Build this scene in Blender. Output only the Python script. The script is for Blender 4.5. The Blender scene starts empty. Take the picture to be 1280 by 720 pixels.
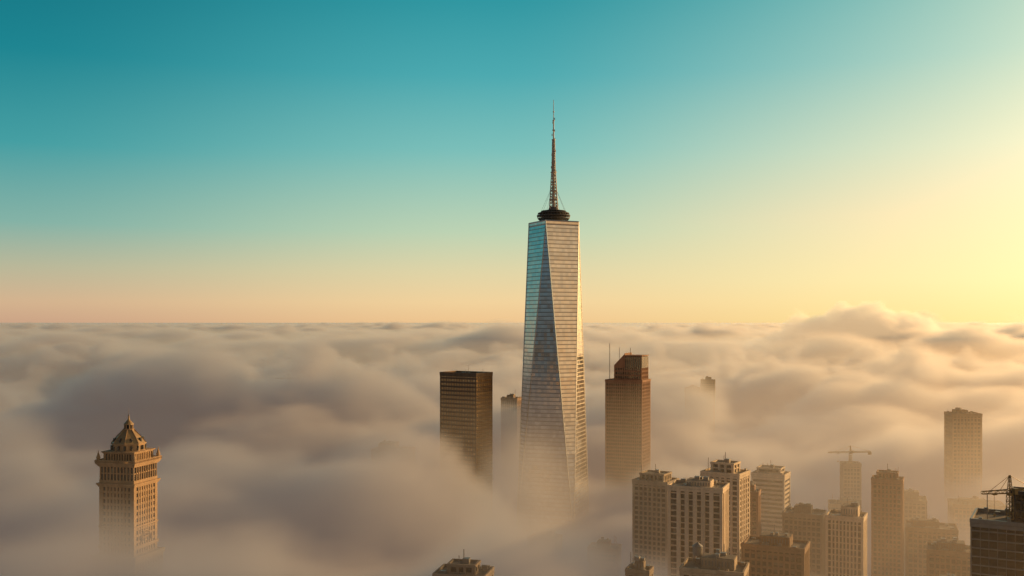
import bpy, math, random
from mathutils import Vector, Matrix
random.seed(7)
R=math.radians
scene=bpy.context.scene
scene.view_settings.view_transform='Standard'
scene.view_settings.look='None'
scene.view_settings.exposure=0
scene.view_settings.gamma=1
SUN_AZ=59; SUN_EL=12
def lin(c):
    o=[]
    for v in c:
        v/=255.0
        o.append(v/12.92 if v<=0.04045 else ((v+0.055)/1.055)**2.4)
    return o
# ---------------------------------------------------------------- node helper
class V:
    """tiny expression wrapper around math nodes"""
    def __init__(s,nt,sock): s.nt=nt; s.s=sock
    def op(s,o,*a,clamp=False):
        n=s.nt.nodes.new('ShaderNodeMath'); n.operation=o; n.use_clamp=clamp
        for i,x in enumerate((s,)+a):
            if isinstance(x,V): s.nt.links.new(x.s,n.inputs[i])
            else: n.inputs[i].default_value=x
        return V(s.nt,n.outputs[0])
    def __add__(s,o): return s.op('ADD',o)
    __radd__=__add__
    def __sub__(s,o): return s.op('SUBTRACT',o)
    def __rsub__(s,o): return s.op('MULTIPLY',-1.0).op('ADD',o)
    def __mul__(s,o): return s.op('MULTIPLY',o)
    __rmul__=__mul__
    def __truediv__(s,o): return s.op('DIVIDE',o)
    def clamp(s): return s.op('ADD',0.0,clamp=True)
    def smooth(s):
        c=s.clamp(); return c*c*(3.0-c*2.0)
def sepxyz(nt,sock):
    n=nt.nodes.new('ShaderNodeSeparateXYZ'); nt.links.new(sock,n.inputs[0])
    return [V(nt,n.outputs[i]) for i in range(3)]
def comb(nt,x,y,z):
    n=nt.nodes.new('ShaderNodeCombineXYZ')
    for i,a in enumerate((x,y,z)):
        if isinstance(a,V): nt.links.new(a.s,n.inputs[i])
        else: n.inputs[i].default_value=a
    return n.outputs[0]
def noise(nt,vec,scale,detail=3,rough=0.5,dist=0.0):
    n=nt.nodes.new('ShaderNodeTexNoise'); nt.links.new(vec,n.inputs['Vector'])
    n.inputs['Scale'].default_value=scale; n.inputs['Detail'].default_value=detail
    n.inputs['Roughness'].default_value=rough; n.inputs['Distortion'].default_value=dist
    return V(nt,n.outputs[0])
def voro(nt,vec,scale):
    n=nt.nodes.new('ShaderNodeTexVoronoi'); n.feature='F1'; nt.links.new(vec,n.inputs['Vector'])
    n.inputs['Scale'].default_value=scale
    return V(nt,n.outputs['Distance'])
# ---------------------------------------------------------------- world
w=bpy.data.worlds.new("World"); scene.world=w; w.use_nodes=True
nt=w.node_tree; nt.nodes.clear()
out=nt.nodes.new('ShaderNodeOutputWorld'); bg=nt.nodes.new('ShaderNodeBackground')
nt.links.new(bg.outputs[0],out.inputs[0])
tc=nt.nodes.new('ShaderNodeTexCoord')
nrm=nt.nodes.new('ShaderNodeVectorMath'); nrm.operation='NORMALIZE'; nt.links.new(tc.outputs['Generated'],nrm.inputs[0])
x,y,z=sepxyz(nt,nrm.outputs[0])
saz=R(SUN_AZ)
hl=(x*x+y*y+1e-5).op('SQRT')
dot=(x*math.sin(saz)+y*math.cos(saz))/hl
def ramp(stops):
    r=nt.nodes.new('ShaderNodeValToRGB'); r.color_ramp.interpolation='LINEAR'
    e=r.color_ramp.elements
    while len(e)>1: e.remove(e[-1])
    e[0].position=stops[0][0]; e[0].color=(*lin(stops[0][1]),1)
    for p,c in stops[1:]:
        k=e.new(p); k.color=(*lin(c),1)
    nt.links.new(z.clamp().s,r.inputs[0]); return r.outputs[0]
D=ramp([(0,(84,88,92)),(.06,(82,98,106)),(.16,(72,106,122)),(.31,(46,88,108)),(.6,(0,46,64)),(1,(0,34,50))])
E=ramp([(0,(232,164,104)),(.06,(255,196,132)),(.16,(248,202,146)),(.31,(206,180,144)),(.6,(50,80,86)),(1,(0,34,50))])  # unseen sky behind the camera, made warm and bright to light building fronts
A=ramp([(0,(206,166,136)),(.018,(214,180,144)),(.05,(186,184,154)),(.09,(130,178,166)),(.16,(62,158,162)),(.24,(12,132,144)),(.31,(0,116,130)),(.6,(0,58,78)),(1,(0,34,50))])
B=ramp([(0,(242,200,146)),(.02,(244,212,158)),(.05,(226,214,168)),(.09,(190,212,180)),(.17,(122,192,186)),(.24,(72,170,176)),(.31,(38,150,160)),(.6,(8,80,100)),(1,(0,38,54))])
C=ramp([(0,(255,228,152)),(.04,(255,236,172)),(.10,(252,230,180)),(.16,(214,224,192)),(.24,(146,200,190)),(.31,(98,182,180)),(.6,(30,100,116)),(1,(0,42,60))])
def mix(f,a,b):
    m=nt.nodes.new('ShaderNodeMix'); m.data_type='RGBA'
    nt.links.new(f.s,m.inputs[0])
    for s,i in ((a,6),(b,7)):
        if isinstance(s,tuple): m.inputs[i].default_value=(*s,1)
        else: nt.links.new(s,m.inputs[i])
    return m.outputs[2]
AB=mix(((dot-.05)/0.46).smooth(),A,B)
ABC=mix(((dot-0.50)/0.38).smooth(),AB,C)
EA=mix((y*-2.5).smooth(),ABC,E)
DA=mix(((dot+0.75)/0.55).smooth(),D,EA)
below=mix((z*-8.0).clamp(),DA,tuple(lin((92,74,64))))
sky=nt.nodes.new('ShaderNodeTexSky'); sky.sky_type='NISHITA'; sky.sun_disc=False
sky.sun_elevation=R(SUN_EL); sky.sun_rotation=R(SUN_AZ)
sk=nt.nodes.new('ShaderNodeVectorMath'); sk.operation='SCALE'; nt.links.new(sky.outputs[0],sk.inputs[0]); sk.inputs['Scale'].default_value=0.006
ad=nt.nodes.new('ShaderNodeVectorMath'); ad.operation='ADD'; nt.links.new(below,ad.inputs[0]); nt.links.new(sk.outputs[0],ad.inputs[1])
# aureole of haze-scattered light around the sun
e=R(SUN_EL)
sv=Vector((math.cos(e)*math.sin(saz),math.cos(e)*math.cos(saz),math.sin(e)))
d3=(x*sv.x+y*sv.y+z*sv.z).op('MAXIMUM',0.0)
au=d3.op('POWER',13.0)*2.3
auc=nt.nodes.new('ShaderNodeVectorMath'); auc.operation='SCALE'; auc.inputs[0].default_value=(1.0,.60,.22); nt.links.new(au.s,auc.inputs['Scale'])
ad2=nt.nodes.new('ShaderNodeVectorMath'); ad2.operation='ADD'; nt.links.new(ad.outputs[0],ad2.inputs[0]); nt.links.new(auc.outputs[0],ad2.inputs[1])
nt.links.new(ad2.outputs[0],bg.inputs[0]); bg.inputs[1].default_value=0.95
# ---------------------------------------------------------------- sun
sd=bpy.data.lights.new('sun','SUN'); sd.energy=5.0; sd.angle=R(0.6); sd.color=(1.0,.55,.20)
so=bpy.data.objects.new('sun',sd); scene.collection.objects.link(so)
so.rotation_euler=sv.to_track_quat('Z','Y').to_euler(); so.location=(2000,500,900)
# ---------------------------------------------------------------- camera
cd=bpy.data.cameras.new('camera'); co=bpy.data.objects.new('camera',cd); scene.collection.objects.link(co)
cd.lens=35; cd.sensor_width=36; cd.clip_start=1; cd.clip_end=200000; cd.shift_y=0.0328
co.location=(0,0,315); co.rotation_euler=(R(90),0,0); scene.camera=co
# ---------------------------------------------------------------- materials
def mat(name):
    m=bpy.data.materials.new(name); m.use_nodes=True
    return m,m.node_tree,m.node_tree.nodes['Principled BSDF']
def rgbmix(nt,f,a,b):
    m=nt.nodes.new('ShaderNodeMix'); m.data_type='RGBA'; nt.links.new(f.s,m.inputs[0])
    for s,i in ((a,6),(b,7)):
        if isinstance(s,(tuple,list)): m.inputs[i].default_value=(*s[:3],1)
        else: nt.links.new(s,m.inputs[i])
    return m.outputs[2]
def masonry(name,col,rough=.85,var=.35,metal=0.):
    m,nt,b=mat(name)
    tc=nt.nodes.new('ShaderNodeTexCoord'); x,y,z=sepxyz(nt,tc.outputs['Object'])
    n1=noise(nt,comb(nt,x,y,z*0.15),.25,5,.6); n2=noise(nt,tc.outputs['Object'],.9,4,.6)
    f=((n1*0.6+n2*0.4-.35)*3.0).clamp()
    dark=[c*(1-var) for c in col]; lite=[min(1,c*(1+var*.5)) for c in col]
    nt.links.new(rgbmix(nt,f,dark,lite),b.inputs['Base Color']); b.inputs['Roughness'].default_value=rough
    b.inputs['Metallic'].default_value=metal
    return m
def windows(name,dark,lite,fh=3.8,bw=3.0,rough=.12,metal=.0,spec=.7,thr=.72):
    m,nt,b=mat(name)
    tc=nt.nodes.new('ShaderNodeTexCoord'); x,y,z=sepxyz(nt,tc.outputs['Object'])
    v=comb(nt,(x/bw).op('FLOOR'),(y/bw).op('FLOOR'),(z/fh).op('FLOOR'))
    wn=nt.nodes.new('ShaderNodeTexWhiteNoise'); wn.noise_dimensions='3D'; nt.links.new(v,wn.inputs['Vector'])
    r=V(nt,wn.outputs['Value']); f=((r-thr)/(1-thr)).clamp()*0.8+r*0.15
    fz=(z/fh).op('FRACT'); bl=(fz-(1.0-r*0.7)).op('GREATER_THAN',0.0)
    nt.links.new(rgbmix(nt,f*bl,dark,lite),b.inputs['Base Color'])
    nt.links.new((r*0.15+rough).s,b.inputs['Roughness']); b.inputs['Metallic'].default_value=metal
    b.inputs['Specular IOR Level'].default_value=spec
    return m
def plain(name,col,rough=.6,metal=0.):
    m,nt,b=mat(name)
    tc=nt.nodes.new('ShaderNodeTexCoord'); n1=noise(nt,tc.outputs['Object'],.5,4,.6)
    nt.links.new(rgbmix(nt,n1,[c*.75 for c in col],[min(1,c*1.2) for c in col]),b.inputs['Base Color'])
    b.inputs['Roughness'].default_value=rough; b.inputs['Metallic'].default_value=metal
    return m
M={}
M['lime']=masonry('limestone',(.40,.265,.15))
M['white']=masonry('pale_precast',(.70,.56,.41))
M['brick']=masonry('red_brick',(.30,.16,.10))
M['brown']=masonry('brown_stone',(.29,.18,.11))
M['conc']=masonry('concrete',(.44,.34,.24))
M['dark']=masonry('dark_steel_cladding',(.055,.05,.05),.45)
M['ring']=masonry('ring_steel',(.17,.15,.13),.5)
M['bronze']=masonry('bronze_spandrels',(.20,.12,.06),.35,metal=.3)
M['grey']=masonry('grey_granite',(.28,.22,.17))
M['win']=windows('window_glass',(.02,.022,.026),(.26,.21,.15))
M['winb']=windows('bronze_glass',(.035,.028,.02),(.16,.12,.08),rough=.08)
M['wing']=windows('gold_tinted_glass',(.60,.42,.22),(.85,.62,.34),rough=.12,metal=.9)
M['roof']=plain('roof_gravel',(.16,.14,.12),.9)
M['metal']=plain('galvanised_metal',(.28,.26,.24),.45,.6)
M['copper']=plain('weathered_copper',(.32,.22,.11),.42)
M['mast']=plain('mast_steel',(.50,.45,.40),.5,.1)
M['cyl']=plain('crane_paint',(.30,.20,.08),.5)
M['steel']=plain('stainless_edge',(.66,.62,.56),.35,.9)
# ---------------------------------------------------------------- mesh builder
class MB:
    def __init__(s): s.v=[]; s.f=[]
    def quad8(s,p):
        i=len(s.v); s.v+=p
        s.f+=[(i,i+3,i+2,i+1),(i+4,i+5,i+6,i+7),(i,i+1,i+5,i+4),(i+1,i+2,i+6,i+5),(i+2,i+3,i+7,i+6),(i+3,i,i+4,i+7)]
    def box(s,x0,x1,y0,y1,z0,z1):
        s.quad8([(x0,y0,z0),(x1,y0,z0),(x1,y1,z0),(x0,y1,z0),(x0,y0,z1),(x1,y0,z1),(x1,y1,z1),(x0,y1,z1)])
    def cbox(s,cx,cy,w,d,z0,z1): s.box(cx-w/2,cx+w/2,cy-d/2,cy+d/2,z0,z1)
    def ring(s,cx,cy,w,d,t,z0,z1):
        s.box(cx-w/2,cx+w/2,cy-d/2,cy-d/2+t,z0,z1); s.box(cx-w/2,cx+w/2,cy+d/2-t,cy+d/2,z0,z1)
        s.box(cx-w/2,cx-w/2+t,cy-d/2+t,cy+d/2-t,z0,z1); s.box(cx+w/2-t,cx+w/2,cy-d/2+t,cy+d/2-t,z0,z1)
    def rev(s,prof,n=24,cx=0,cy=0,a0=0,squash=1):
        i=len(s.v)
        for r,z in prof:
            for k in range(n):
                a=a0+2*math.pi*k/n; s.v.append((cx+r*math.cos(a),cy+r*math.sin(a),z))
        for j in range(len(prof)-1):
            for k in range(n):
                k2=(k+1)%n; s.f.append((i+j*n+k,i+j*n+k2,i+(j+1)*n+k2,i+(j+1)*n+k))
        s.f.append(tuple(i+k for k in reversed(range(n)))); s.f.append(tuple(i+(len(prof)-1)*n+k for k in range(n)))
    def strut(s,p,q,r,r2=None):
        p=Vector(p); q=Vector(q); d=(q-p)
        if d.length<1e-6: return
        d.normalize(); u=d.orthogonal().normalized(); v=d.cross(u); r2=r if r2 is None else r2
        P=[]
        for c,rr in ((p,r),(q,r2)):
            for a,b in ((1,1),(-1,1),(-1,-1),(1,-1)): P.append(tuple(c+u*a*rr+v*b*rr))
        s.quad8(P)
    def lattice(s,p,q,w0,w1,n,r,up=(0,0,1)):
        p=Vector(p); q=Vector(q); d=(q-p).normalized()
        u=Vector(up).cross(d)
        if u.length<1e-3: u=Vector((1,0,0))
        u.normalize(); v=d.cross(u)
        prev=None
        for i in range(n+1):
            t=i/n; c=p.lerp(q,t); ww=(w0*(1-t)+w1*t)/2
            cur=[c+u*a*ww+v*b*ww for a,b in ((1,1),(-1,1),(-1,-1),(1,-1))]
            for k in range(4): s.strut(cur[k],cur[(k+1)%4],r*.6)
            if prev:
                for k in range(4):
                    s.strut(prev[k],cur[k],r); s.strut(prev[k],cur[(k+1)%4],r*.6) if i%2 else s.strut(prev[(k+1)%4],cur[k],r*.6)
            prev=cur
    def obj(s,name,m,parent=None,smooth=False):
        me=bpy.data.meshes.new(name); me.from_pydata(s.v,[],s.f); me.materials.append(m); me.update()
        if smooth:
            for p in me.polygons: p.use_smooth=True
        o=bpy.data.objects.new(name,me); scene.collection.objects.link(o)
        if parent: o.parent=parent
        return o
def empty(name,loc,rot=0):
    e=bpy.data.objects.new(name,None); scene.collection.objects.link(e); e.location=loc; e.rotation_euler=(0,0,R(rot)); e.empty_display_size=5
    return e
def facade(wl,gl,w,d,z0,z1,fh=3.8,bw=3.2,pier=.35,span=.35,prot=.45,corner=1.6,cx=0,cy=0,spro=.2):
    gl.box(cx-w/2+prot+.3,cx+w/2-prot-.3,cy-d/2+prot+.3,cy+d/2-prot-.3,z0,z1-.05)
    for sx in (-1,1):
        for sy in (-1,1): wl.cbox(cx+sx*(w/2-corner/2),cy+sy*(d/2-corner/2),corner,corner,z0,z1)
    nz=max(1,round((z1-z0)/fh)); f=(z1-z0)/nz
    for i in range(nz):
        za=z0+i*f; iw=w-2*(prot-spro); idd=d-2*(prot-spro)
        wl.ring(cx,cy,iw,idd,.7,za,za+f*span)
    if pier>0:
        nb=max(1,round((w-2*corner)/bw)); b=(w-2*corner)/nb; pw=b*pier
        for i in range(1,nb):
            xx=cx-w/2+corner+i*b
            for sy in (-1,1): wl.cbox(xx,cy+sy*(d/2-.5-.003*(i%2)),pw,1.0,z0,z1-.02)
        nb=max(1,round((d-2*corner)/bw)); b=(d-2*corner)/nb; pw=b*pier
        for i in range(1,nb):
            yy=cy-d/2+corner+i*b
            for sx in (-1,1): wl.cbox(cx+sx*(w/2-.5),yy,1.0,pw,z0,z1-.02)
def roofkit(wl,rf,mt,w,d,z,seed,tank=False,par=1.6,mech=True):
    rnd=random.Random(seed)
    wl.ring(0,0,w+.5,d+.5,.8,z,z+par)
    rf.box(-w/2+.4,w/2-.4,-d/2+.4,d/2-.4,z-.3,z+.3)
    if mech:
        mw,md=w*rnd.uniform(.35,.55),d*rnd.uniform(.35,.55); mx,my=rnd.uniform(-.12,.12)*w,rnd.uniform(-.12,.12)*d
        h=rnd.uniform(4,8)
        wl.cbox(mx,my,mw,md,z+.25,z+h); rf.cbox(mx,my,mw-.8,md-.8,z+h-.2,z+h+.25)
        n=int(mw/1.4)
        for i in range(n): mt.cbox(mx-mw/2+.7+i*mw/n,my-md/2-.12,.5,.3,z+h*.35,z+h*.8)
        for i in range(3):
            mt.cbox(mx+rnd.uniform(-.35,.35)*mw,my+rnd.uniform(-.3,.3)*md,rnd.uniform(1.5,3),rnd.uniform(1.5,3),z+h+.2,z+h+rnd.uniform(1.2,2.6))
    for i in range(12):
        a=rnd.uniform(-.42,.42)*w; b=rnd.choice((-.4,.4,-.34,.34))*d
        mt.cbox(a,b,rnd.uniform(1,3),rnd.uniform(1,2.5),z+.25,z+rnd.uniform(1.2,2.8))
    for i in range(3):
        a=rnd.uniform(-.4,.4)*w; b=rnd.uniform(-.4,.4)*d; mt.strut((a,b,z+.2),(a,b,z+rnd.uniform(5,11)),.12)
    if tank:
        a,b=-w*.3,d*.2
        for sx in (-1,1):
            for sy in (-1,1): mt.strut((a+sx*1.5,b+sy*1.5,z+.2),(a+sx*1.5,b+sy*1.5,z+4.5),.15)
        mt.rev([(2.2,z+4.5),(2.3,z+8.5),(2.5,z+8.6),(.2,z+10.4)],16,a,b)
def building(name,x,y,w,d,h,rot,wall='conc',glass='win',seed=1,tank=False,tiers=None,par=1.6,mech=True,**k):
    e=empty(name,(x,y,0),rot); wl,gl,rf,mt=MB(),MB(),MB(),MB()
    facade(wl,gl,w,d,0,h,**k)
    wl.ring(0,0,w+.3,d+.3,.9,h-1.6,h-.2)
    roofkit(wl,rf,mt,w,d,h,seed,tank,par,mech and not tiers)
    if tiers:
        z=h
        for (tw,td,th) in tiers:
            facade(wl,gl,tw,td,z+.3,z+th,**k); wl.ring(0,0,tw+.6,td+.6,1.0,z+th,z+th+1.2); rf.cbox(0,0,tw-1,td-1,z+th-.2,z+th+.4); z+=th+.0
        mt.strut((0,0,z),(0,0,z+7),.15); mt.cbox(1,1,3,3,z+.3,z+2.8)
    wl.obj('walls',M[wall],e); gl.obj('windows',M[glass],e); rf.obj('roof',M['roof'],e); mt.obj('rooftop_equipment',M['metal'],e)
    return e
# ---------------------------------------------------------------- ground
m,nt,b=mat('city_ground'); tc=nt.nodes.new('ShaderNodeTexCoord'); X,Y,Z=sepxyz(nt,tc.outputs['Object'])
gx=(X/90.0).op('FRACT').op('LESS_THAN',.2); gy=(Y/140.0).op('FRACT').op('LESS_THAN',.13); st=gx.op('MAXIMUM',gy)
nt.links.new(rgbmix(nt,st,(.16,.15,.14),(.05,.05,.05)),b.inputs['Base Color']); b.inputs['Roughness'].default_value=.9
g=MB(); s=90000; g.v=[(-s,-s,0),(s,-s,0),(s,s,0),(-s,s,0)]; g.f=[(0,1,2,3)]; g.obj('ground',m)
# ---------------------------------------------------------------- main skyscraper
TX,TY=43.3,1037
sk_e=empty('glass_skyscraper',(TX,TY,0))
m,nt,b=mat('curtain_wall'); uv=nt.nodes.new('ShaderNodeUVMap'); u,v,_=sepxyz(nt,uv.outputs[0])
fl=(v/4.1).op('FRACT'); fln=fl.op('LESS_THAN',.26)
mu=(u/1.6).op('FRACT').op('LESS_THAN',.12)
wn=nt.nodes.new('ShaderNodeTexWhiteNoise'); nt.links.new(comb(nt,(u/3.2).op('FLOOR'),(v/4.1).op('FLOOR'),0.0),wn.inputs['Vector'])
r=V(nt,wn.outputs['Value'])
wn2=nt.nodes.new('ShaderNodeTexWhiteNoise'); nt.links.new(comb(nt,3.0,(v/4.1).op('FLOOR'),7.0),wn2.inputs['Vector']); r2=V(nt,wn2.outputs['Value'])
col=rgbmix(nt,r*0.6+r2*0.4,(.52,.52,.52),(.78,.78,.76))
col=rgbmix(nt,fln*0.6,col,(.20,.16,.12)); col=rgbmix(nt,mu*0.35,col,(.7,.62,.5))
nt.links.new(col,b.inputs['Base Color']); b.inputs['Metallic'].default_value=.9
nt.links.new((fln*0.22+r*0.08+.08).s,b.inputs['Roughness'])
geo=nt.nodes.new('ShaderNodeNewGeometry')
sub=nt.nodes.new('ShaderNodeVectorMath'); sub.operation='SUBTRACT'; nt.links.new(wn.outputs['Color'],sub.inputs[0]); sub.inputs[1].default_value=(.5,.5,.5)
sc=nt.nodes.new('ShaderNodeVectorMath'); sc.operation='SCALE'; nt.links.new(sub.outputs[0],sc.inputs[0]); sc.inputs['Scale'].default_value=.045
ad=nt.nodes.new('ShaderNodeVectorMath'); ad.operation='ADD'; nt.links.new(geo.outputs['Normal'],ad.inputs[0]); nt.links.new(sc.outputs[0],ad.inputs[1])
nn=nt.nodes.new('ShaderNodeVectorMath'); nn.operation='NORMALIZE'; nt.links.new(ad.outputs[0],nn.inputs[0]); nt.links.new(nn.outputs[0],b.inputs['Normal'])
M['curtain']=m
a=25.8; Rb=43.0; Rt=27.0; z0=98; zt=414
def crn(Rr,ang,z):
    t=R(ang); return Vector((Rr*math.sin(t),-Rr*math.cos(t),z))
Bc=[crn(Rb,a+90*i,z0) for i in range(4)]
Tc=[crn(Rt,a+45+90*i,zt) for i in range(4)]
G0=[crn(Rb,a+90*i,0) for i in range(4)]
me=bpy.data.meshes.new('curtain_wall'); vs=[];fs=[];uvs=[]
def face(pts):
    i=len(vs); vs.extend(tuple(p) for p in pts); fs.append(tuple(range(i,i+len(pts))))
    n=(pts[1]-pts[0]).cross(pts[2]-pts[0]).normalized(); hdir=Vector((0,0,1)).cross(n)
    hdir=hdir.normalized() if hdir.length>1e-4 else Vector((1,0,0))
    for p in pts: uvs.append((p.dot(hdir)+200,p.z))
for i in range(4):
    j=(i+1)%4
    face([Bc[i],Bc[j],Tc[i]])
    face([Bc[j],Tc[j],Tc[i]])
    face([G0[i],G0[j],Bc[j],Bc[i]])
T2=[Vector((p.x,p.y,zt+4)) for p in Tc]
for i in range(4): face([Tc[i],Tc[(i+1)%4],T2[(i+1)%4],T2[i]])
face(T2)
me.from_pydata(vs,[],fs); ul=me.uv_layers.new(name='UVMap')
for i,l in enumerate(me.loops): ul.data[i].uv=uvs[l.vertex_index]
me.materials.append(M['curtain']); o=bpy.data.objects.new('curtain_wall',me); scene.collection.objects.link(o); o.parent=sk_e
ed=MB()
for i in range(4):
    ed.strut(Bc[i],Tc[i],.42); ed.strut(Bc[(i+1)%4],Tc[i],.42); ed.strut(G0[i],Bc[i],.42)
    ed.strut(T2[i],T2[(i+1)%4],.5); ed.strut(Tc[i],Tc[(i+1)%4],.3); ed.strut(Tc[i],T2[i],.4)
ed.obj('steel_edges',M['steel'],sk_e)
cr=MB()
cr.rev([(10,zt+4.1),(10,zt+8)],32)
for zz,rr in ((zt+7.5,16.3),(zt+10.6,17.4),(zt+13.2,16.2),(zt+15.4,12.5)):
    cr.rev([(rr-1.2,zz),(rr,zz+.15),(rr+.25,zz+.5),(rr,zz+.9),(rr-1.2,zz+1.0)],48)
for k in range(32):
    t=2*math.pi*k/32; t2=2*math.pi*(k+.5)/32
    cr.strut((12*math.cos(t),12*math.sin(t),zt+4),(16.3*math.cos(t),16.3*math.sin(t),zt+8),.2)
    cr.strut((16.3*math.cos(t),16.3*math.sin(t),zt+8),(17.2*math.cos(t2),17.2*math.sin(t2),zt+11),.18)
    cr.strut((17*math.cos(t),17*math.sin(t),zt+11),(16*math.cos(t),16*math.sin(t),zt+13.4),.18)
    cr.strut((15*math.cos(t),15*math.sin(t),zt+14),(12*math.cos(t),12*math.sin(t),zt+16),.15)
cr.rev([(10.5,zt+8),(10.5,zt+12),(6,zt+16.5),(4.5,zt+20)],32)
cr.obj('communication_ring',M['ring'],sk_e)
ms=MB(); zb=zt+18
ms.lattice((0,0,zb),(0,0,zb+38),8.4,4.2,12,.32)
ms.lattice((0,0,zb+38),(0,0,zb+72),3.8,2.4,14,.26)
ms.rev([(1.6,zb),(1.5,zb+38),(1.0,zb+72),(.75,zb+72.2),(.6,zb+92),(.4,zb+92.2),(.25,zb+114)],10)
for zz,rr in ((10,4.6),(19,3.8),(28,3.3),(38,3.2),(48,2.3),(58,2.0),(66,1.8),(72,1.9),(82,1.3),(92,1.1),(101,.8)):
    ms.rev([(rr,zb+zz),(rr+.15,zb+zz+.8)],12)
for k in range(22):
    zz=zb+5+k*4.2; t=k*2.4; rr=3.6-k*.12
    ms.cbox(rr*math.cos(t),rr*math.sin(t),.8,.8,zz,zz+2.2)
ms.obj('mast',M['mast'],sk_e)
cb=MB()
for k in range(8):
    t=2*math.pi*k/8+.2; cb.strut((14*math.cos(t),14*math.sin(t),zt+14),(1.5*math.cos(t),1.5*math.sin(t),zb+24),.07)
cb.obj('stay_cables',M['dark'],sk_e)
# ---------------------------------------------------------------- mid towers
e=building('office_tower',-46,1000,45,28,262,-34,wall='bronze',glass='wing',seed=3,pier=.12,span=.42,fh=4.2,corner=1.2,prot=.3,spro=.25,par=2.5,mech=False)
building('office_tower',0,1150,20,20,226,-20,wall='brown',seed=4,fh=3.7,bw=2.4,pier=.45,tank=False)
e=empty('sloped_roof_skyscraper',(134,1150,0),-24); wl,gl,rf,mt=MB(),MB(),MB(),MB()
facade(wl,gl,44,34,0,248,fh=4,bw=2.6,pier=.3,span=.4)
facade(wl,gl,33,27,248.01,262,fh=4,bw=2.6,pier=.3,span=.4,cx=4)
wl.ring(0,0,44.6,34.6,1,246,248.6); rf.cbox(0,0,42.6,32.6,247.5,248.3)
x0,x1,y0,y1=-12.5,20.5,-13.5,13.5
def wedge(b,x0,x1,y0,y1,zb,za,zc):
    b.quad8([(x0,y0,zb),(x1,y0,zb),(x1,y1,zb),(x0,y1,zb),(x0,y0,za),(x1,y0,zc),(x1,y1,zc),(x0,y1,za)])
wedge(wl,x0,0,y0,y1,262.01,265,278); wedge(gl,.3,x1,y0+.3,y1-.3,262.01,275,275)
wl.box(0,.3,y0,y1,262.01,279)
for i in range(9): wl.box(.3+i*2.3,.7+i*2.3,y0-.2,y1+.2,262,275.5)
wl.box(x0+12.9,x1+.3,y0-.3,y1+.3,275.5,276.6)
mt.strut((-19.5,-8,248),(-19.5,-8,290),.25); mt.strut((-12,5,262),(-12,5,285),.2); mt.strut((3,0,276),(3,0,285),.2)
wl.obj('walls',M['brick'],e); gl.obj('windows',M['winb'],e); rf.obj('roof',M['roof'],e); mt.obj('antennas',M['metal'],e)
building('apartment_tower',323,1780,27,22,196,-15,wall='brown',seed=6)
building('apartment_tower',356,1810,26,22,208,-10,wall='brown',seed=7)
building('office_tower',453,1000,29,22,222,-4,wall='brown',seed=8,pier=.4)
# ---------------------------------------------------------------- near cluster
building('apartment_tower',101,700,26,22,203,-30,wall='conc',seed=11,tiers=[(18,15,5)],fh=3.4)
e=building('apartment_tower',103,550,30,20,224,-22,wall='white',seed=12,fh=3.2,bw=4.4,pier=.5,span=.22,prot=1.1,spro=.2,par=1.4)
building('apartment_tower',134,625,25,20,220,-32,wall='white',seed=13,tiers=[(15,12,6)],fh=3.2,bw=3.6,pier=.4,span=.3)
building('brick_apartment_building',168,700,12,16,195,-20,wall='brick',seed=14,fh=3.2)
building('office_tower',221,850,28,22,185,-28,wall='white',seed=15,fh=3.8,bw=3,pier=.0,span=.5,tiers=[(20,16,5)])
building('office_tower',212,722,28,22,176,-24,wall='grey',seed=16)
building('office_building',215,640,23,20,190,-26,wall='white',seed=17,fh=4,bw=2.2,pier=.5,span=.15)
building('office_tower',283,750,22,19,196,-24,wall='brick',seed=18,tiers=[(15,12,5)],fh=3.4,bw=2.6,pier=.45)
building('office_building',149,562,34,22,189,-24,wall='brown',seed=19)
building('office_building',92,452,28,20,203,-20,wall='conc',seed=20,tank=True)
building('office_building',64,500,12,10,190,-20,wall='grey',seed=21)
building('office_building',320,760,36,26,158,-20,wall='brown',seed=22)
building('office_building',246,560,30,22,165,-25,wall='conc',seed=23)
building('office_building',285,640,34,22,168,-22,wall='brown',seed=24)
building('office_building',350,880,30,26,158,-20,wall='grey',seed=25)
building('office_building',420,900,44,30,150,-15,wall='brown',seed=26)
building('office_building',300,900,26,24,150,-15,wall='conc',seed=27)
e=building('office_tower',340,1000,18,18,172,-10,wall='grey',seed=28,mech=False)
building('office_building',-22,455,24,18,200,-12,wall='grey',seed=29,tiers=[(13,10,4)])
for i,(x,y,w_,d_,h) in enumerate([(-125,1050,40,30,180),(-78,930,18,18,150),(78,1200,14,14,190),(-60,900,26,20,140),(30,900,26,20,120),(-250,1100,40,30,150),(-330,900,40,30,150),(80,860,26,20,120),(480,1200,34,26,160),(180,1000,30,24,150),(520,900,30,26,140),(-150,700,30,24,120),(-30,650,28,20,120),(235,480,28,20,140)]):
    building('office_building',x,y,w_,d_,h,-10-3*(i%5),wall=('brown','conc','grey','brick')[i%4],seed=40+i)
e=building('glass_office_building',203,400,32,26,235,-30,wall='metal',glass='winb',seed=31,pier=.06,span=.16,fh=3.4,bw=3,prot=.2,spro=.15,corner=.5,mech=False)
f=MB(); fg=MB(); facade(f,fg,13,11,235.4,246,fh=3.2,bw=2,pier=.2,span=.3,cx=4.5,cy=2); f.ring(4.5,2,13.6,11.6,.7,246,247.5)
f.obj('penthouse',M['dark'],e); fg.obj('penthouse_windows',M['winb'],e)
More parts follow.
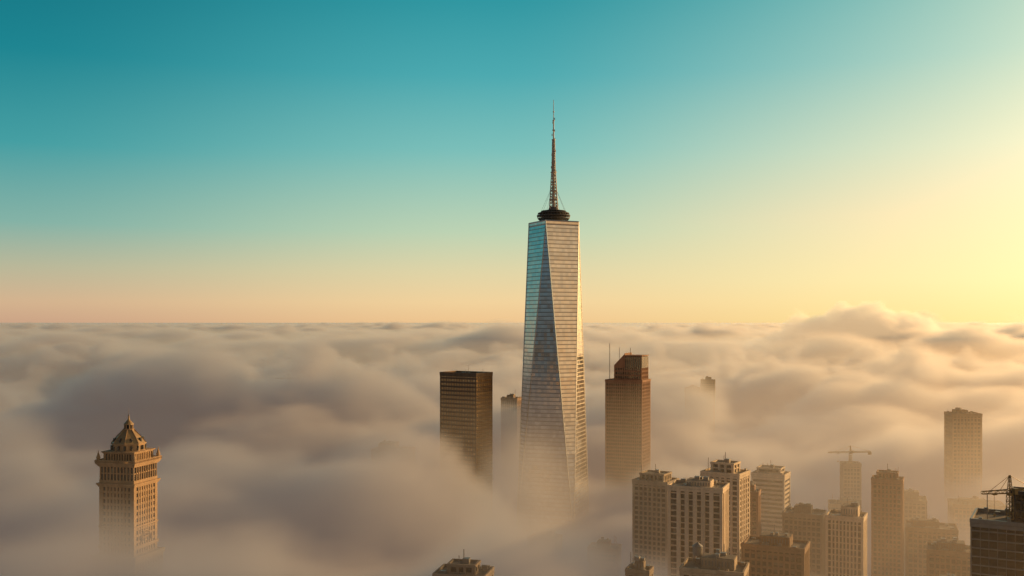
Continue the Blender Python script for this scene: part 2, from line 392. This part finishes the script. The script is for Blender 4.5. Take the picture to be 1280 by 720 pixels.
# ---------------------------------------------------------------- cranes
def crane(x,y,zb,h,jib,cj,rot,mt='cyl',w=1.8):
    e=empty('tower_crane',(x,y,zb),rot); b=MB()
    b.lattice((0,0,0),(0,0,h),w,w,max(4,int(h/2)),.13)
    b.rev([(1.3,h),(1.3,h+1)],12); b.cbox(1.6,-1.2,1.8,1.8,h+.6,h+3)
    b.lattice((0,0,h+1),(0,0,h+8),1.5,.5,4,.12)
    b.lattice((-1,0,h+1.6),(-jib,0,h+1.6),1.5,1.0,int(jib/1.8),.10)
    b.lattice((1,0,h+1.6),(cj,0,h+1.6),1.5,1.3,max(3,int(cj/2)),.12)
    b.strut((0,0,h+8),(-jib*.7,0,h+2.3),.08); b.strut((0,0,h+8),(-jib*.35,0,h+2.3),.08); b.strut((0,0,h+8),(cj*.9,0,h+2.3),.08)
    b.cbox(cj-1.6,0,3,2,h-1.4,h+1.4)
    b.strut((-jib*.55,0,h+1),(-jib*.55,0,h-7),.05); b.cbox(-jib*.55,0,.8,.5,h-8,h-7); b.cbox(-jib*.55,0,1.6,1.4,h+.5,h+.9)
    b.obj('crane_structure',M[mt],e); return e
crane(199,398,236,9.5,13,12,14)
crane(340,1000,172.4,10,24,22,8,w=2.4)
crane(-336,1500,178,50,20,16,20,w=2.6)
# ---------------------------------------------------------------- ornate tower
e=empty('ornate_stone_tower',(-231,600,0),-14); e.scale=(.84,.84,1)
wl,gl,rf,mt=MB(),MB(),MB(),MB()
facade(wl,gl,34,34,0,176,fh=3.8,bw=3.2,pier=.5,span=.35); wl.ring(0,0,35.6,35.6,1.5,174,176.6); rf.cbox(0,0,33,33,175.5,176.3)
facade(wl,gl,28,28,176.3,217,fh=3.6,bw=2.6,pier=.5,span=.38,corner=3)
def cornice(hw,z,h,st=3):
    for i in range(st): wl.cbox(0,0,2*(hw+.5*i),2*(hw+.5*i),z+h*i/st,z+h*(i+1)/st)
cornice(14.6,217,2.2)
wl.cbox(0,0,28,28,219.2,221)
gl.cbox(0,0,26.5,26.5,221,229)
n=11
for i in range(n):
    t=-13.3+26.6*i/(n-1)
    for sgn in (-1,1):
        wl.rev([(.65,221),(.5,222),(.48,228),(.75,229)],10,t,sgn*13.6)
        if 0<i<n-1: wl.rev([(.65,221),(.5,222),(.48,228),(.75,229)],10,sgn*13.6,t)
for i in range(n-1):
    t=-12+24*i/(n-2)
    for sgn in (-1,1):
        wl.cbox(t,sgn*13.35,1.6,.4,224.6,225.4); wl.cbox(sgn*13.35,t,.4,1.6,224.6,225.4)
cornice(14.6,229,2.4,4)
n=40
for i in range(n):
    t=-16+32*i/(n-1)
    for sgn in (-1,1): wl.cbox(t,sgn*16.0,.35,.35,231.4,232.6); wl.cbox(sgn*16.0,t,.35,.35,231.4,232.6)
wl.ring(0,0,32.6,32.6,.5,232.6,233.0)
for sx in (-1,1):
    for sy in (-1,1):
        wl.rev([(1.3,231.4),(1.3,234),(1.6,234.1),(1.2,235),(.3,237.5),(.05,239)],8,sx*14.4,sy*14.4)
facade(wl,gl,24,24,231.4,236.4,fh=5,bw=2.2,pier=.4,span=.25,corner=1.5); cornice(12.2,236.4,1.4)
wl.rev([(11.6,237.8),(11.6,241.5),(12.3,241.6),(12.3,242.3)],8,0,0,R(22.5))
for k in range(16):
    t=2*math.pi*k/16; gl.cbox(11.5*math.cos(t),11.5*math.sin(t),1.2,1.2,238.3,241)
rf.rev([(11.8,242.3),(10.2,244),(8,246.2),(5.8,248),(4.3,249.2),(3.6,250)],8,0,0,R(22.5))
for k in range(8):
    t=2*math.pi*k/8+R(22.5); rr=[(11.9,242.4),(10.3,244.1),(8.1,246.3),(5.9,248.1),(3.7,250.1)]
    for p,q in zip(rr,rr[1:]): wl.strut((p[0]*math.cos(t),p[0]*math.sin(t),p[1]),(q[0]*math.cos(t),q[0]*math.sin(t),q[1]),.2)
    t=2*math.pi*k/8; gl.cbox(9.6*math.cos(t),9.6*math.sin(t),1.4,1.4,243,245.4)
wl.rev([(3.9,250),(3.9,250.6)],16)
for k in range(8):
    t=2*math.pi*k/8; wl.rev([(.35,250.6),(.35,253)],8,2.9*math.cos(t),2.9*math.sin(t))
gl.rev([(2.0,250.6),(2.0,253)],12)
rf.rev([(3.5,253),(3.4,253.5),(2.2,254.6),(1.2,255.5),(.7,256.3),(.45,258)],12)
mt.rev([(.4,258),(.7,258.4),(.4,258.9),(.12,259.2),(.05,263)],8)
def arch(b,cx,y,z,r,t,dep,sgn,axis):
    pts=[]
    for k in range(13):
        an=math.pi*k/12; pts.append((cx+r*math.cos(an),z+r*math.sin(an)))
    for p,q in zip(pts,pts[1:]):
        if axis=='y': b.strut((p[0],sgn*y,p[1]),(q[0],sgn*y,q[1]),t)
        else: b.strut((sgn*y,p[0],p[1]),(sgn*y,q[0],q[1]),t)
for sgn in (-1,1):
    for ax in 'yx':
        for rr in (6,4.6,2.4): arch(wl,0,14.1,184,rr,.35,.5,sgn,ax)
        for k in range(1,6):
            an=math.pi*k/6
            p=(2.4*math.cos(an),2.4*math.sin(an)); q=(5.8*math.cos(an),5.8*math.sin(an))
            if ax=='y': wl.strut((p[0],sgn*14.15,184+p[1]),(q[0],sgn*14.15,184+q[1]),.15)
            else: wl.strut((sgn*14.15,p[0],184+p[1]),(sgn*14.15,q[0],184+q[1]),.15)
wl.ring(0,0,29.4,29.4,1,180.5,182.3); wl.ring(0,0,29,29,1,193,194)
wl.obj('stonework',M['lime'],e); gl.obj('windows',M['win'],e); rf.obj('roof',M['copper'],e); mt.obj('finial',M['metal'],e)
# ---------------------------------------------------------------- fog
def fogmat(name,dens,aniso,emit,col=(.985,.90,.81),rate=1.0,attr=True):
    m=bpy.data.materials.new(name); m.use_nodes=True; nt=m.node_tree; nt.nodes.clear()
    o=nt.nodes.new('ShaderNodeOutputMaterial'); p=nt.nodes.new('ShaderNodeVolumeScatter')
    p.inputs['Color'].default_value=(*col,1); p.inputs['Density'].default_value=dens; p.inputs['Anisotropy'].default_value=aniso
    em=nt.nodes.new('ShaderNodeEmission'); em.inputs['Color'].default_value=(*emit,1); em.inputs['Strength'].default_value=dens  # constant glow added to the volume, standing in for multiply scattered light
    if attr:
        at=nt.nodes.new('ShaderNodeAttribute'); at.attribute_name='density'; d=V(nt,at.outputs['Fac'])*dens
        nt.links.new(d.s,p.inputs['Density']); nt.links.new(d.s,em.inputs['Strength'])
    add=nt.nodes.new('ShaderNodeAddShader'); nt.links.new(p.outputs[0],add.inputs[0]); nt.links.new(em.outputs[0],add.inputs[1])
    nt.links.new(add.outputs[0],o.inputs['Volume'])
    m.cycles.volume_step_rate=rate
    return m
def fog(name,mn,mx,res,build,material):
    ng=bpy.data.node_groups.new(name,'GeometryNodeTree')
    ng.interface.new_socket(name='Geometry',in_out='INPUT',socket_type='NodeSocketGeometry')
    ng.interface.new_socket(name='Geometry',in_out='OUTPUT',socket_type='NodeSocketGeometry')
    go=ng.nodes.new('NodeGroupOutput'); vc=ng.nodes.new('GeometryNodeVolumeCube'); pos=ng.nodes.new('GeometryNodeInputPosition')
    sm=ng.nodes.new('GeometryNodeSetMaterial'); sm.inputs['Material'].default_value=material
    vc.inputs['Min'].default_value=mn; vc.inputs['Max'].default_value=mx
    for a_,r_ in zip('XYZ',res): vc.inputs['Resolution '+a_].default_value=r_
    x,y,z=sepxyz(ng,pos.outputs[0])
    d=build(ng,pos.outputs[0],x,y,z); ng.links.new(d.s,vc.inputs['Density'])
    ng.links.new(vc.outputs[0],sm.inputs[0]); ng.links.new(sm.outputs[0],go.inputs[0])
    vol=bpy.data.volumes.new(name); o=bpy.data.objects.new(name,vol); scene.collection.objects.link(o)
    vol.materials.append(material)
    md=o.modifiers.new('fog','NODES'); md.node_group=ng
    return o
def blob(x,y,cx,cy,rx,ry):
    a=(x-cx)/rx; b=(y-cy)/ry
    return (a*a+b*b).op('MULTIPLY',-1.0).op('EXPONENT')
NEAR=[(-355,1300,330,230,66),(-90,1250,180,160,16),(-300,600,220,150,26),(250,680,190,300,-50),(30,530,70,60,38),(130,1010,60,90,-15),
      (370,1360,240,110,14),(345,1680,150,170,-55),(-1150,2000,500,400,-60),(50,850,80,190,-72),(1000,1800,450,350,40),(-800,2900,900,250,25),(-140,780,100,100,24)]
def near(ng,P,x,y,z):
    wz=noise(ng,comb(ng,x,y,z),1/180.,3,.5)
    top=noise(ng,comb(ng,x,y,0.0),1/480.,2,.5)*140.0+(180.0-70.0)
    for cx,cy,rx,ry,am in NEAR: top=top+blob(x,y,cx,cy,rx,ry)*float(am)
    P2=comb(ng,x+wz*130.0,y+wz*100.0,z*1.25)
    p1=.52-voro(ng,P2,1/205.); p2=.52-voro(ng,P2,1/85.)
    n1=noise(ng,comb(ng,x,y,z*1.3),1/75.,5,.62,.5)
    h=(top-z)/19.0+p1*6.6+p2*3.0+(n1-.5)*4.0
    hz=blob(x,y,520,900,370,540)*((250.0-z)/110.0).clamp()*0.055
    return h.smooth()*(((top-z)/90.0).clamp()*0.7+0.5)+hz
def far(ng,P,x,y,z):
    wz=noise(ng,comb(ng,x,y,z),1/500.,3,.5)
    top=noise(ng,comb(ng,x,y,0.0),1/1500.,3,.55)*220.0+(212.0-110.0)
    for cx,cy,rx,ry,am in [(60,3900,300,300,100),(-1600,3900,900,500,-20),(3200,6000,1500,800,60)]: top=top+blob(x,y,cx,cy,rx,ry)*float(am)
    P2=comb(ng,x+wz*250.0,y+wz*150.0,z*1.4)
    p1=.52-voro(ng,P2,1/500.); p2=.52-voro(ng,P2,1/230.)
    n1=noise(ng,comb(ng,x,y,z*1.6),1/240.,4,.6,.3)
    h=(top-z)/32.0+p1*5.4+p2*2.6+(n1-.5)*2.4
    return h.smooth()
def cumulus(ng,P,x,y,z):
    wz=noise(ng,comb(ng,x,y,z),1/150.,3,.5)
    top=blob(x,y,1600,4400,560,330)*150.0+140.0
    for cx,cy,rx,ry,am in [(1470,4300,170,150,116),(1230,4350,120,120,72),(1720,4300,140,130,72),(2000,4350,190,160,60)]: top=top+blob(x,y,cx,cy,rx,ry)*float(am)
    P2=comb(ng,x+wz*70.0,y+wz*50.0,z+wz*40.0)
    p1=.52-voro(ng,P2,1/120.); p2=.52-voro(ng,P2,1/52.)
    n1=noise(ng,P,1/45.,4,.6,.3)
    h=(top-z)/16.0+p1*5.4+p2*3.0+(n1-.5)*2.4
    return h.smooth()
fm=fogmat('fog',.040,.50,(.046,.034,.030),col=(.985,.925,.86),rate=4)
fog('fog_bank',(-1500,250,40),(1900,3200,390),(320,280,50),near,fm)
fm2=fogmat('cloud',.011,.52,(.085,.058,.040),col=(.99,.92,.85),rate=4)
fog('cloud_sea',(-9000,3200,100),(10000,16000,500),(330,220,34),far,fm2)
fm3=fogmat('cumulus',.020,.5,(.34,.21,.10),col=(.995,.92,.82),rate=3)  # stronger warm glow added to lift the cloud's self-shadowed side
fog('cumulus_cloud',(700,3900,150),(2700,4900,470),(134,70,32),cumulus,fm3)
hz=MB(); hz.box(-60000,60000,120,60000,1,250); hm=fogmat('haze',.00040,.74,(.15,.08,.035),col=(.99,.80,.54),attr=False); hz.obj('haze',hm)  # haze also carries an added golden glow
